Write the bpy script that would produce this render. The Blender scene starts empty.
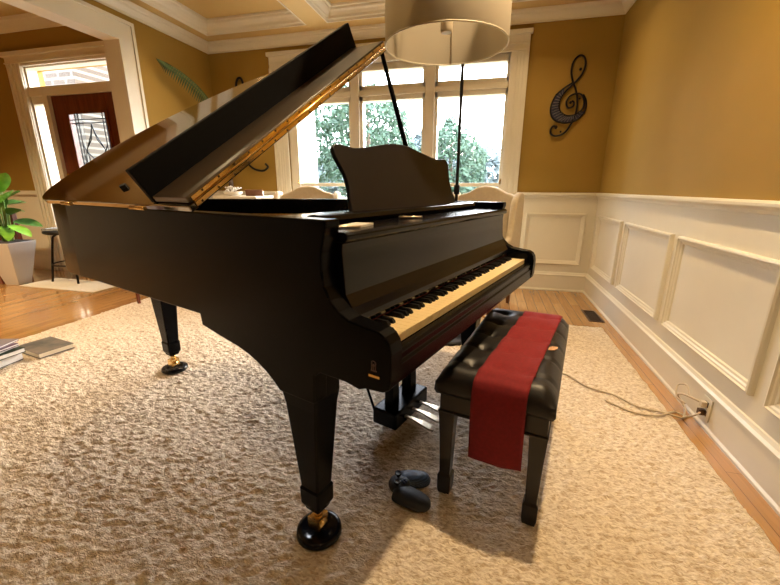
import bpy, bmesh, math, random
from math import sin, cos, pi, radians
from mathutils import Vector, Matrix, noise
random.seed(7)
C = bpy.context.scene.collection

# ------------------------------------------------------------------ materials
def mat(name, col=(.5,.5,.5), rough=.5, metal=0., coat=0., spec=.5, sheen=0.):
    m = bpy.data.materials.new(name); m.use_nodes = True
    b = m.node_tree.nodes['Principled BSDF']
    b.inputs['Base Color'].default_value = (*col, 1)
    b.inputs['Roughness'].default_value = rough
    b.inputs['Metallic'].default_value = metal
    b.inputs['Coat Weight'].default_value = coat
    b.inputs['Coat Roughness'].default_value = .05
    b.inputs['Specular IOR Level'].default_value = spec
    b.inputs['Sheen Weight'].default_value = sheen
    return m
def nodes(m): return m.node_tree.nodes, m.node_tree.links, m.node_tree.nodes['Principled BSDF']
def noisy(m, c2, scale=8., bump=0., bscale=60., stretch=(1,1,1), lo=.35, hi=.65, dist=.01):
    N, L, b = nodes(m)
    tc = N.new('ShaderNodeTexCoord'); mp = N.new('ShaderNodeMapping'); mp.inputs['Scale'].default_value = stretch
    L.new(tc.outputs['Object'], mp.inputs['Vector'])
    nz = N.new('ShaderNodeTexNoise'); nz.inputs['Scale'].default_value = scale; nz.inputs['Detail'].default_value = 5
    L.new(mp.outputs[0], nz.inputs['Vector'])
    r = N.new('ShaderNodeValToRGB'); r.color_ramp.elements[0].position = lo; r.color_ramp.elements[1].position = hi
    r.color_ramp.elements[0].color = b.inputs['Base Color'].default_value[:]; r.color_ramp.elements[1].color = (*c2, 1)
    L.new(nz.outputs['Fac'], r.inputs['Fac']); L.new(r.outputs[0], b.inputs['Base Color'])
    if bump:
        n2 = N.new('ShaderNodeTexNoise'); n2.inputs['Scale'].default_value = bscale; n2.inputs['Detail'].default_value = 3
        L.new(mp.outputs[0], n2.inputs['Vector'])
        bp = N.new('ShaderNodeBump'); bp.inputs['Strength'].default_value = bump; bp.inputs['Distance'].default_value = dist
        L.new(n2.outputs['Fac'], bp.inputs['Height']); L.new(bp.outputs[0], b.inputs['Normal'])
    return m

M = {}
M['gold'] = noisy(mat('gold_paint', (.315,.195,.036), .65, spec=.2), (.34,.21,.042), 2., .12, 180, dist=.002)
M['ceilgold'] = noisy(mat('ceiling_gold_paint', (.52,.36,.13), .6), (.55,.385,.145), 2.)
M['cream'] = noisy(mat('cream_paint', (.70,.65,.52), .35), (.73,.68,.55), 3.)
M['white'] = mat('white_paint', (.80,.76,.66), .45)
M['black'] = noisy(mat('satin_black', (.0018,.0018,.0026), .27, spec=.10), (.0026,.0026,.0036), 4.)
M['gloss'] = mat('polished_black', (.003,.003,.005), .17, spec=.28)
M['lidtop'] = mat('polished_lid_black', (.006,.005,.005), .05, coat=.8, spec=.8)
M['deskb'] = noisy(mat('satin_desk_black', (.007,.006,.008), .42, spec=.3), (.010,.008,.010), 6.)
for q_ in ('Coat IOR','IOR'): M['lidtop'].node_tree.nodes['Principled BSDF'].inputs[q_].default_value = 2.0
M['lip'] = mat('matte_black_lip', (.003,.003,.0045), .6, spec=.12)
M['flaptop'] = mat('flap_painted_reflection', (.075,.055,.035), .34, spec=.8)  # brown base paints in the tan room reflected by the polished flap
M['brass'] = mat('brass', (.86,.60,.24), .25, 1.)
M['screw'] = mat('dark_screw', (.06,.035,.015), .4, .8)
M['chrome'] = mat('worn_nickel', (.62,.56,.44), .35, 1.)
M['plate'] = mat('bronze_plate', (.55,.36,.12), .35, .6)
M['felt'] = mat('dark_felt', (.10,.015,.02), .9)
M['ivory'] = noisy(mat('ivory_key', (.84,.66,.36), .3), (.88,.70,.40), 20.)
M['ebony'] = mat('ebony_key', (.004,.004,.005), .5, spec=.2)
M['leather'] = noisy(mat('black_leather', (.007,.006,.006), .42, spec=.45), (.010,.008,.008), 30., .25, 260, dist=.002)
M['bwood'] = mat('black_painted_wood', (.010,.008,.008), .3)
M['red'] = noisy(mat('red_cloth', (.17,.002,.006), .85, sheen=.03), (.21,.003,.008), 90., .3, 500, dist=.001)
M['iron'] = mat('black_iron', (.012,.011,.012), .45, .6)
M['shade'] = None
M['upholstery'] = noisy(mat('cream_upholstery', (.58,.49,.34), .85, sheen=.2), (.63,.54,.38), 40., .2, 300)
M['pillow'] = mat('white_cushion', (.8,.78,.72), .9)
M['legwood'] = mat('brown_leg_wood', (.16,.06,.02), .4)
M['mahogany'] = noisy(mat('mahogany', (.10,.018,.008), .25, coat=.3), (.15,.03,.012), 4., stretch=(8,8,.7))
M['planter'] = mat('glazed_white_ceramic', (.62,.60,.58), .3)
M['terracotta'] = mat('dark_ceramic', (.05,.035,.025), .4)
M['soil'] = mat('soil', (.03,.018,.01), .95)
M['leaf'] = noisy(mat('bright_leaf', (.10,.30,.02), .4), (.22,.46,.05), 9.)
M['leafdark'] = noisy(mat('deep_leaf', (.03,.10,.015), .45), (.07,.19,.03), 9.)
M['stem'] = mat('green_stem', (.12,.22,.04), .5)
M['palm'] = noisy(mat('palm_leaf', (.025,.06,.012), .5), (.07,.12,.03), 12.)
M['doormat'] = noisy(mat('pale_mat', (.62,.57,.47), .9), (.54,.49,.40), 60., .2, 300)
M['paper'] = mat('white_paper', (.78,.77,.74), .6)
M['bluecov'] = mat('navy_cover', (.02,.04,.12), .4)
M['teal'] = mat('teal_glaze', (.10,.42,.48), .3)
M['rubber'] = mat('black_rubber', (.010,.011,.014), .55)
M['plug'] = mat('ivory_plastic', (.58,.50,.38), .4)
M['ventm'] = mat('bronze_grille', (.10,.055,.025), .45, .5)
M['voidm'] = mat('duct_shade_black', (.004,.003,.002), .9)
M['tan'] = noisy(mat('dry_leaf', (.45,.25,.12), .7), (.60,.38,.22), 60.)
M['cord'] = mat('clear_tan_cord', (.50,.41,.28), .45)
M['candle'] = mat('candle_wax', (.78,.70,.52), .5)
M['grass'] = noisy(mat('dry_lawn', (.18,.16,.08), .95), (.11,.13,.055), 1.2, lo=.3, hi=.7)
M['bark'] = noisy(mat('bark', (.10,.065,.04), .9), (.16,.11,.07), 12.)
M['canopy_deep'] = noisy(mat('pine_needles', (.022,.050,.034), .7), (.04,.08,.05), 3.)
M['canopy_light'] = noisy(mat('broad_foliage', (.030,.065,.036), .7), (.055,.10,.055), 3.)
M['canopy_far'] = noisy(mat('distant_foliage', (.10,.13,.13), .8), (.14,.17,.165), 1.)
M['porch'] = mat('porch_concrete', (.42,.40,.36), .85)
M['bookcov'] = noisy(mat('grey_book_cover', (.06,.07,.07), .35), (.20,.16,.13), 14.)

# wood floor: long oak boards running into the room
m = mat('oak_floor', (.4,.2,.08), .20, coat=.5); N, L, b = nodes(m)
tc = N.new('ShaderNodeTexCoord'); mp = N.new('ShaderNodeMapping'); mp.inputs['Rotation'].default_value = (0,0,pi/2)
L.new(tc.outputs['Object'], mp.inputs['Vector'])
br = N.new('ShaderNodeTexBrick'); br.inputs['Scale'].default_value = 1.; br.inputs['Brick Width'].default_value = 1.15
br.inputs['Row Height'].default_value = .083; br.inputs['Mortar Size'].default_value = .0012; br.offset = .37; br.inputs['Bias'].default_value = 0
br.inputs['Color1'].default_value = (.48,.275,.105,1); br.inputs['Color2'].default_value = (.37,.195,.068,1); br.inputs['Mortar'].default_value = (.12,.06,.02,1)
L.new(mp.outputs[0], br.inputs['Vector'])
m2 = N.new('ShaderNodeMapping'); m2.inputs['Scale'].default_value = (22,1.3,1); L.new(tc.outputs['Object'], m2.inputs['Vector'])
nz = N.new('ShaderNodeTexNoise'); nz.inputs['Scale'].default_value = 3; nz.inputs['Detail'].default_value = 6; nz.inputs['Distortion'].default_value = .6; L.new(m2.outputs[0], nz.inputs['Vector'])
rr = N.new('ShaderNodeValToRGB'); rr.color_ramp.elements[0].position = .35; rr.color_ramp.elements[1].position = .7
rr.color_ramp.elements[0].color = (.84,.82,.78,1); rr.color_ramp.elements[1].color = (1.1,1.07,1.0,1); L.new(nz.outputs['Fac'], rr.inputs['Fac'])
mx = N.new('ShaderNodeMix'); mx.data_type = 'RGBA'; mx.blend_type = 'MULTIPLY'; mx.inputs[0].default_value = 1
L.new(br.outputs['Color'], mx.inputs[6]); L.new(rr.outputs[0], mx.inputs[7]); L.new(mx.outputs[2], b.inputs['Base Color'])
bp = N.new('ShaderNodeBump'); bp.inputs['Strength'].default_value = .25; bp.inputs['Distance'].default_value = .002; bp.invert = True
L.new(br.outputs['Fac'], bp.inputs['Height']); L.new(bp.outputs[0], b.inputs['Normal'])
M['oak'] = m

# rug pile: cream wool, tips and roots vary
m = mat('shag_wool', (.5,.42,.34), .95, sheen=.25); N, L, b = nodes(m)
b.inputs['Sheen Roughness'].default_value = .6
tc = N.new('ShaderNodeTexCoord')
def ntex(scale, detail, stretch, rot=0):
    mp = N.new('ShaderNodeMapping'); mp.inputs['Scale'].default_value = stretch; mp.inputs['Rotation'].default_value = (0,0,rot)
    L.new(tc.outputs['Object'], mp.inputs['Vector'])
    n = N.new('ShaderNodeTexNoise'); n.inputs['Scale'].default_value = scale; n.inputs['Detail'].default_value = detail; n.inputs['Distortion'].default_value = .8
    L.new(mp.outputs[0], n.inputs['Vector']); return n
na = ntex(48, 6, (1,2.4,1), .25)
r1 = N.new('ShaderNodeValToRGB'); r1.color_ramp.elements[0].position = .36; r1.color_ramp.elements[1].position = .6
r1.color_ramp.elements[0].color = (.50,.375,.24,1); r1.color_ramp.elements[1].color = (.83,.73,.59,1)
L.new(na.outputs['Fac'], r1.inputs['Fac']); L.new(r1.outputs[0], b.inputs['Base Color'])
nb = ntex(75, 4, (1,1.9,1), .3)
bp = N.new('ShaderNodeBump'); bp.inputs['Strength'].default_value = .7; bp.inputs['Distance'].default_value = .012
L.new(nb.outputs['Fac'], bp.inputs['Height']); L.new(bp.outputs[0], b.inputs['Normal'])
M['rug'] = m

# exterior brick
m = mat('tan_brick', (.4,.3,.2), .85); N, L, b = nodes(m)
tc = N.new('ShaderNodeTexCoord'); br = N.new('ShaderNodeTexBrick'); br.inputs['Scale'].default_value = 1
br.inputs['Brick Width'].default_value = .30; br.inputs['Row Height'].default_value = .11; br.inputs['Mortar Size'].default_value = .02
br.inputs['Color1'].default_value = (.050,.035,.022,1); br.inputs['Color2'].default_value = (.072,.052,.034,1); br.inputs['Mortar'].default_value = (.15,.13,.10,1)
mp = N.new('ShaderNodeMapping'); mp.inputs['Rotation'].default_value = (pi/2,0,0); L.new(tc.outputs['Object'], mp.inputs[0]); L.new(mp.outputs[0], br.inputs['Vector']); L.new(br.outputs[0], b.inputs['Base Color'])
M['brick'] = m

# clear pane: thin glass that lets the daylight straight through
def glass(name, tint=(1,1,1), gl=.06):
    m = bpy.data.materials.new(name); m.use_nodes = True; N = m.node_tree.nodes; L = m.node_tree.links; N.clear()
    o = N.new('ShaderNodeOutputMaterial'); t = N.new('ShaderNodeBsdfTransparent'); t.inputs[0].default_value = (*tint,1)
    g = N.new('ShaderNodeBsdfGlossy'); g.inputs['Roughness'].default_value = .02
    lw = N.new('ShaderNodeLayerWeight'); lw.inputs[0].default_value = .5; pw = N.new('ShaderNodeMath'); pw.operation = 'POWER'; pw.inputs[1].default_value = 4.
    ml = N.new('ShaderNodeMath'); ml.operation = 'MULTIPLY_ADD'; ml.inputs[1].default_value = .5; ml.inputs[2].default_value = .02
    L.new(lw.outputs['Facing'], pw.inputs[0]); L.new(pw.outputs[0], ml.inputs[0])
    mxs = N.new('ShaderNodeMixShader'); L.new(ml.outputs[0], mxs.inputs[0]); L.new(t.outputs[0], mxs.inputs[1]); L.new(g.outputs[0], mxs.inputs[2]); L.new(mxs.outputs[0], o.inputs[0])
    return m
M['glass'] = glass('window_glass')
M['leaded'] = glass('frosted_door_glass', (.86,.90,.92))
# drum shade: woven cloth that passes some light
m = bpy.data.materials.new('linen_shade'); m.use_nodes = True; N = m.node_tree.nodes; L = m.node_tree.links; N.clear()
o = N.new('ShaderNodeOutputMaterial'); d = N.new('ShaderNodeBsdfDiffuse'); d.inputs[0].default_value = (.44,.40,.34,1)
t = N.new('ShaderNodeBsdfTranslucent'); t.inputs[0].default_value = (.78,.70,.52,1); ms = N.new('ShaderNodeMixShader'); ms.inputs[0].default_value = .38
L.new(d.outputs[0], ms.inputs[1]); L.new(t.outputs[0], ms.inputs[2]); L.new(ms.outputs[0], o.inputs[0]); M['shade'] = m
m = mat('lit_lamp_diffuser', (1,.9,.7)); nodes(m)[2].inputs['Emission Color'].default_value = (1,.78,.5,1); nodes(m)[2].inputs['Emission Strength'].default_value = 6; M['lamp'] = m

# ------------------------------------------------------------------ mesh helpers
def nb(): return bmesh.new()
def box(bm, x0,x1,y0,y1,z0,z1, mi=0, mtx=None):
    vs = [bm.verts.new((x,y,z)) for z in (z0,z1) for y in (y0,y1) for x in (x0,x1)]
    fs = [(0,2,3,1),(4,5,7,6),(0,1,5,4),(2,6,7,3),(0,4,6,2),(1,3,7,5)]
    for f in fs:
        q = bm.faces.new([vs[i] for i in f]); q.material_index = mi
    if mtx is not None: bmesh.ops.transform(bm, matrix=mtx, verts=vs)
    return vs
def taper(bm, cx, cy, rows, mi=0):
    """square section through rows of (z, half_x, half_y)"""
    rings = []
    for r in rows:
        z, hx, hy = r[:3]; ox, oy = (r[3], r[4]) if len(r) > 3 else (0,0)
        rings.append([bm.verts.new((cx+ox+sx*hx, cy+oy+sy*hy, z)) for sx,sy in ((-1,-1),(1,-1),(1,1),(-1,1))])
    for a, b in zip(rings, rings[1:]):
        for i in range(4): bm.faces.new((a[i], a[(i+1)%4], b[(i+1)%4], b[i])).material_index = mi
    bm.faces.new(rings[0][::-1]); bm.faces.new(rings[-1])
def prism(bm, pts, a, b, axis='x', mi=0):
    """extrude a 2-D polygon: axis x -> pts are (y,z); y -> (x,z); z -> (x,y)"""
    def P(p, t): return {'x':(t,p[0],p[1]), 'y':(p[0],t,p[1]), 'z':(p[0],p[1],t)}[axis]
    A = [bm.verts.new(P(p,a)) for p in pts]; B = [bm.verts.new(P(p,b)) for p in pts]; n = len(pts)
    for i in range(n): bm.faces.new((A[i],A[(i+1)%n],B[(i+1)%n],B[i])).material_index = mi
    bm.faces.new(A[::-1]).material_index = mi; bm.faces.new(B).material_index = mi
def tube(bm, pts, r, seg=8, mi=0, closed=False):
    pts = [Vector(p) for p in pts]; n = len(pts); rings = []
    rs = r if isinstance(r,(list,tuple)) else [r]*n
    up = Vector((0,0,1)); pn = None
    for i, p in enumerate(pts):
        if closed: d = pts[(i+1)%n]-pts[i-1]
        else: d = pts[min(i+1,n-1)]-pts[max(i-1,0)]
        d.normalize()
        if pn is None:
            s = d.cross(up) if abs(d.z) < .95 else d.cross(Vector((1,0,0)))
        else:
            s = pn - d*pn.dot(d)
        s.normalize(); pn = s; t = d.cross(s)
        rings.append([bm.verts.new(p+(s*cos(2*pi*k/seg)+t*sin(2*pi*k/seg))*rs[i]) for k in range(seg)])
    for i in range(n if closed else n-1):
        a, b = rings[i], rings[(i+1)%n]
        for k in range(seg): 
            f = bm.faces.new((a[k],a[(k+1)%seg],b[(k+1)%seg],b[k])); f.material_index = mi; f.smooth = True
    if not closed:
        bm.faces.new(rings[0][::-1]).material_index = mi; bm.faces.new(rings[-1]).material_index = mi
def lathe(bm, prof, c=(0,0,0), seg=24, mi=0, cap=True):
    rings = [[bm.verts.new((c[0]+r*cos(2*pi*k/seg), c[1]+r*sin(2*pi*k/seg), c[2]+z)) for k in range(seg)] for r,z in prof]
    for a, b in zip(rings, rings[1:]):
        for k in range(seg): 
            f = bm.faces.new((a[k],a[(k+1)%seg],b[(k+1)%seg],b[k])); f.material_index = mi; f.smooth = True
    if cap:
        bm.faces.new(rings[0][::-1]).material_index = mi; bm.faces.new(rings[-1]).material_index = mi
def spline(pts, n=8, closed=False):
    P = [Vector(p) for p in pts]; out = []; m_ = len(P)
    g = (lambda i: P[i % m_]) if closed else (lambda i: P[max(0,min(m_-1,i))])
    for i in range(m_ if closed else m_-1):
        a,b,c,d = g(i-1),g(i),g(i+1),g(i+2)
        for k in range(n):
            t = k/n; out.append(.5*((2*b)+(c-a)*t+(2*a-5*b+4*c-d)*t*t+(3*b-a-3*c+d)*t**3))
    if not closed: out.append(P[-1])
    return out
def rect_sweep(bm, x0,x1,y0,y1, prof, outward=False):
    """mitred moulding along a horizontal rectangle; prof = (inset, z)"""
    rings = []
    for o, z in prof:
        rings.append([bm.verts.new(p) for p in ((x0+o,y0+o,z),(x1-o,y0+o,z),(x1-o,y1-o,z),(x0+o,y1-o,z))])
    for a, b in zip(rings, rings[1:]):
        for i in range(4): bm.faces.new((a[i],a[(i+1)%4],b[(i+1)%4],b[i]))
def obj(name, bm, m, parent=None, bevel=0, smooth=False, recalc=True, loc=None, seg=2):
    if recalc: bmesh.ops.recalc_face_normals(bm, faces=bm.faces[:])
    me = bpy.data.meshes.new(name); bm.to_mesh(me); bm.free()
    for q in (m if isinstance(m,(list,tuple)) else [m]): me.materials.append(q)
    if smooth:
        for p in me.polygons: p.use_smooth = True
    o = bpy.data.objects.new(name, me); C.objects.link(o)
    if loc: o.location = loc
    if parent is not None: o.parent = parent
    if bevel:
        bv = o.modifiers.new('bevel','BEVEL'); bv.width = bevel; bv.segments = seg; bv.limit_method = 'ANGLE'; bv.angle_limit = radians(40)
    return o
def tag(o, label, cat, group=None, kind=None):
    o['label'] = label; o['category'] = cat
    if group: o['group'] = group
    if kind: o['kind'] = kind
    return o
def thing(name, label, cat, loc=(0,0,0), rz=0, group=None):
    o = bpy.data.objects.new(name, None); C.objects.link(o); o.location = loc; o.rotation_euler = (0,0,rz)
    o.empty_display_size = .1
    return tag(o, label, cat, group)
def struct(name, bm, m, parent=None, **k):
    o = obj(name, bm, m, parent, **k)
    if parent is None: o['kind'] = 'structure'
    return o

# ------------------------------------------------------------------ room shell
XL, XR, YB, YF = -3.39, 1.082, 4.424, -2.4
FL, FD = -7.2, 3.8            # foyer left wall, foyer front-door wall
ZS, ZP = 2.74, 2.865           # ceiling beam soffit, coffer panel
RZ = .022                     # height of the rug's pile
bm = nb(); box(bm, FL-.2,XR+.15,YF-.15,YB+.2,-.12,0); struct('floor', bm, M['oak'])
bm = nb(); box(bm, XR,XR+.15,YF-.15,YB+.2,0,3.1); struct('wall_right', bm, M['gold'])
bm = nb(); box(bm, XL-.15,XR,YF-.15,YF,0,3.1); struct('wall_front', bm, M['gold'])
# back wall with the window opening
WX0, WX1, WZ0, WZ1 = -2.40, .14, .42, 2.44
bm = nb()
box(bm, XL-.15,WX0,YB,YB+.2,0,3.1); box(bm, WX1,XR,YB,YB+.2,0,3.1); box(bm, WX0,WX1,YB,YB+.2,0,WZ0); box(bm, WX0,WX1,YB,YB+.2,WZ1,3.1)
struct('wall_back', bm, M['gold'])
# left wall with the wide opening to the foyer
OY0, OY1, OZ = -.6, 3.20, 2.41
bm = nb()
box(bm, XL-.15,XL,OY1,YB,0,3.1); box(bm, XL-.15,XL,YF,OY0,0,3.1); box(bm, XL-.15,XL,OY0,OY1,OZ,3.1)
struct('wall_left', bm, M['gold'])
# casing round the opening, with its lining
bm = nb()
for dx, w0, w1 in ((.022,-.013,.163),(.034,.135,.165),(.030,-.016,.020)):
    for y0, y1 in ((OY1+w0,OY1+w1),(OY0-w1,OY0-w0)): box(bm, XL,XL+dx,y0,y1,0,OZ+w0 if w0 else OZ)
    box(bm, XL,XL+dx,OY0-w1,OY1+w1,OZ+w0,OZ+w1)
box(bm, XL-.152,XL+.003,OY1-.012,OY1+.002,0,OZ); box(bm, XL-.152,XL+.003,OY0-.002,OY0+.012,0,OZ); box(bm, XL-.152,XL+.003,OY0,OY1,OZ-.012,OZ+.002)
for y in (OY1, OY0-.165): box(bm, XL-.172,XL-.15,y,y+.165,0,OZ)
box(bm, XL-.172,XL-.15,OY0-.165,OY1+.165,OZ,OZ+.165)
struct('trim_1', bm, M['cream'])

# ceiling: gold beams, three by four coffers
px = [(-3.2,-1.99),(-1.75,-.54),(-.30,.91)]
py = [(2.98,4.19),(1.53,2.74),(.08,1.29),(-1.37,-.16)]
bm = nb()
xs = [XL,-3.2,-1.99,-1.75,-.54,-.30,.91,XR]
for i in range(0,8,2): box(bm, xs[i],xs[i+1],YF,YB,ZS,3.1)
ys = [YF,-1.37,-.16,.08,1.29,1.53,2.74,2.98,4.19,YB]
for a, b_ in px:
    for j in range(0,10,2): box(bm, a,b_,ys[j],ys[j+1],ZS,3.1)
    for c_, d_ in py: box(bm, a,b_,c_,d_,ZP,3.1)
struct('ceiling', bm, M['ceilgold'])
k = 2
bm = nb()
for a, b_ in px:
    for c_, d_ in py:
        rect_sweep(bm, a,b_,c_,d_, [(-.004,ZS),(-.004,ZS-.006),(.008,ZS-.006),(.012,ZS+.015),(.022,ZS+.022),(.026,ZS+.045),(.045,ZS+.070),(.062,ZS+.082),(.066,ZS+.100),(.082,ZS+.104),(.082,ZP)])
struct('trim_2', bm, M['cream'])
bm = nb()
rect_sweep(bm, XL,XR,YF,YB, [(0,2.635),(.010,2.635),(.012,2.652),(.018,2.655),(.024,2.668),(.038,2.690),(.052,2.700),(.056,2.712),(.064,2.716),(.070,2.732),(.070,ZS)])
struct('trim_3', bm, M['cream'])
# chair rail, skirting
def loops(z_prof, name, back=True):
    bm = nb()
    def run(p0, p1, nrm):
        d = (Vector(p1)-Vector(p0)); rings = []
        for P in (p0, p1): rings.append([bm.verts.new((P[0]+nrm[0]*o, P[1]+nrm[1]*o, z)) for o, z in z_prof])
        n = len(z_prof)
        for i in range(n-1): bm.faces.new((rings[0][i],rings[0][i+1],rings[1][i+1],rings[1][i]))
        bm.faces.new(rings[0][::-1]); bm.faces.new(rings[1])
    return bm, run
rail = [(0,.985),(.010,.985),(.010,1.0),(.018,1.004),(.020,1.018),(.034,1.026),(.040,1.034),(.040,1.046),(.034,1.054),(0,1.056)]
base = [(0,0),(.030,0),(.030,.012),(.022,.022),(.020,.165),(.028,.172),(.028,.180),(.018,.190),(.012,.205),(0,.212)]
for prof, nm in ((rail,'trim_%d'), (base,'baseboard_%s')):
    for side, p0, p1, n_ in (('right',(XR,YF),(XR,YB),(-1,0)),('back',(WX1+.13,YB),(XR,YB),(0,-1)),('back_left',(XL,YB),(WX0-.18,YB),(0,-1)),('left',(XL,OY1+.165),(XL,YB),(1,0)),('front',(XL,YF),(XR,YF),(0,1))):
        bm, run = loops(prof, ''); run((*p0,0),(*p1,0),n_)
        if '%d' in nm: k += 1; 
        struct(nm % (k+1) if '%d' in nm else nm % side, bm, M['cream'])
# wainscot field (painted board below the rail) and its picture-frame panels
k = 20
def field(name, c0, c1):
    global k
    bm = nb(); box(bm, *c0, *c1) if False else box(bm, c0[0],c1[0],c0[1],c1[1],c0[2],c1[2]); struct(name, bm, M['cream'])
field('trim_10', (XR-.006,YF,.2),(XR+.001,YB,1.0)); field('trim_11', (WX1+.13,YB-.006,.2),(XR,YB+.001,1.0))
field('trim_12', (XL,YB-.006,.2),(WX0-.18,YB+.001,1.0)); field('trim_13', (XL-.001,OY1+.165,.2),(XL+.006,YB,1.0)); field('trim_14', (XL,YF-.001,.2),(XR,YF+.006,1.0))
def panel_frame(bm, a0, a1, z0, z1, place):
    """mitred picture-frame moulding; place(a, z, out) -> point"""
    prof = [(0,0),(0,.016),(.004,.024),(.012,.026),(.016,.018),(.024,.016),(.030,.010),(.040,.008),(.044,0)]
    rings = []
    for o, h in prof: rings.append([bm.verts.new(place(a, z, h)) for a, z in ((a0+o,z0+o),(a1-o,z0+o),(a1-o,z1-o),(a0+o,z1-o))])
    for p, q in zip(rings, rings[1:]):
        for i in range(4): bm.faces.new((p[i],p[(i+1)%4],q[(i+1)%4],q[i]))
for n_, (a0, a1) in enumerate([(3.53,4.24),(2.60,3.42),(1.67,2.51),(.74,1.58),(-.19,.65),(-1.12,-.28),(-2.05,-1.21)]):
    bm = nb(); panel_frame(bm, a0,a1,.30,.84, lambda a,z,h: (XR-.006-h, a, z)); struct('trim_%d' % (21+n_), bm, M['cream'])
bm = nb(); panel_frame(bm, .385,.985,.295,.845, lambda a,z,h: (a, YB-.006-h, z)); struct('trim_30', bm, M['cream'])
bm = nb(); panel_frame(bm, -3.28,-2.68,.295,.845, lambda a,z,h: (a, YB-.006-h, z)); struct('trim_31', bm, M['cream'])
bm = nb(); panel_frame(bm, 3.47,4.28,.295,.845, lambda a,z,h: (XL+.006+h, a, z)); struct('trim_32', bm, M['cream'])

# triple window with transoms ------------------------------------------------
bm = nb()
for a, b_ in ((-2.58,-2.40),(.10,.272)):
    box(bm, a,b_,YB-.022,YB,.42,2.42)
    out = a if a < -1 else b_-.03
    box(bm, out,out+.03,YB-.036,YB,.42,2.42)
    for q in (.055,.085,.115): box(bm, a+q,a+q+.012,YB-.027,YB,.42,2.42)
box(bm, -2.58,.272,YB-.022,YB,2.40,2.56); box(bm, -2.60,.292,YB-.045,YB,2.545,2.585); box(bm, -2.58,.272,YB-.032,YB,2.40,2.425); box(bm, -2.58,.272,YB-.030,YB,2.465,2.475)
box(bm, -2.62,.312,YB-.05,YB+.01,.385,.425); box(bm, -2.56,.25,YB-.02,YB,.30,.385)
struct('trim_40', bm, M['cream'], bevel=.003)
panes = [(-2.29,-1.63),(-1.463,-.785),(-.616,.075)]
bm = nb()
for z0, z1 in ((WZ0,WZ0+.07),(2.035,2.19),(2.335,2.44)): box(bm, WX0,WX1,YB+.02,YB+.12,z0,z1)
for a, b_ in ((WX0,-2.29),(-1.63,-1.463),(-.785,-.616),(.075,WX1)): box(bm, a,b_,YB+.02,YB+.12,WZ0,WZ1)
for a, b_ in ((-1.60,-1.50),(-.75,-.65)): box(bm, a,b_,YB-.005,YB+.03,WZ0,WZ1)
for a, b_ in panes: box(bm, a,b_,YB+.045,YB+.095,1.115,1.155)
box(bm, WX0,WX1,YB,YB+.03,2.085,2.14)
win = struct('window_1', bm, M['cream'], bevel=.004)
for a, b_ in panes:
    for z0, z1 in ((.49,1.115),(1.155,2.035),(2.19,2.335)):
        bm = nb(); box(bm, a-.005,b_+.005,YB+.066,YB+.072,z0-.005,z1+.005); struct('pane', bm, M['glass'], win)
    for s in (a-.02, b_+.008):
        bm = nb(); box(bm, s,s+.014,YB+.008,YB+.022,1.14,1.19); struct('latch', bm, M['brass'], win)

# ------------------------------------------------------------------ foyer
bm = nb(); box(bm, FL-.15,FL,YF,FD+.2,0,3.1); struct('wall_foyer_left', bm, M['gold'])
bm = nb(); box(bm, FL,XL-.15,YF-.15,YF,0,3.1); struct('wall_foyer_near', bm, M['gold'])
DX0, DX1, DZ = -5.47, -4.19, 2.47
bm = nb(); box(bm, FL,DX0,FD,FD+.2,0,3.1); box(bm, DX1,XL-.15,FD,FD+.2,0,3.1); box(bm, DX0,DX1,FD,FD+.2,DZ,3.1)
struct('wall_foyer_back', bm, M['gold'])
bm = nb(); box(bm, FL,XL-.15,YF,FD,2.95,3.1); struct('ceiling_foyer', bm, M['ceilgold'])
bm = nb(); rect_sweep(bm, FL,XL-.15,YF,FD, [(0,2.83),(.015,2.83),(.03,2.86),(.07,2.91),(.09,2.92),(.1,2.95)]); struct('trim_50', bm, M['cream'])
bm = nb(); box(bm, FL,DX0-.22,FD-.02,FD,0,.2); box(bm, FL,FL+.02,YF,FD,0,.2); struct('baseboard_foyer', bm, M['cream'])
bm = nb(); box(bm, FL,DX0-.22,FD-.008,FD,.2,1.0); box(bm, FL,DX0-.22,FD-.04,FD,1.0,1.05); box(bm, FL,FL+.008,YF,FD,.2,1.0); box(bm, FL,FL+.04,YF,FD,1.0,1.05); struct('trim_52', bm, M['cream'])
# door surround: pilasters, transom bar, side light
bm = nb()
box(bm, DX0-.22,DX0,FD-.03,FD,0,2.55); box(bm, DX1,XL-.15,FD-.03,FD,0,2.55)
for x in (DX0-.22,DX0-.16,DX0-.10,DX0-.03,DX1,DX1+.09,DX1+.16,DX1+.24,DX1+.42): box(bm, x,x+.022,FD-.045,FD,0,2.5)
box(bm, DX0-.24,XL-.15,FD-.035,FD,DZ,2.60); box(bm, DX0-.27,XL-.15,FD-.07,FD,2.575,2.62); box(bm, DX0-.24,XL-.15,FD-.05,FD,2.50,2.515)
box(bm, DX0,DX1,FD-.02,FD+.12,2.145,2.245); box(bm, DX0,DX1,FD,FD+.12,2.455,2.48)
box(bm, -5.265,-5.185,FD-.02,FD+.12,0,2.15); box(bm, DX0,-5.45,FD,FD+.12,0,2.47); box(bm, -4.215,DX1,FD-.01,FD+.12,0,2.47)
box(bm, -5.45,-5.265,FD,FD+.12,0,.55); box(bm, -5.45,-5.265,FD,FD+.12,2.06,2.15)
struct('trim_51', bm, M['cream'], bevel=.004)
bm = nb(); box(bm, -5.45,-5.26,FD+.06,FD+.066,.54,2.07); struct('window_2', bm, M['glass'])
bm = nb(); box(bm, DX0+.01,DX1-.02,FD+.06,FD+.066,2.24,2.46); struct('window_3', bm, M['glass'])
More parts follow.
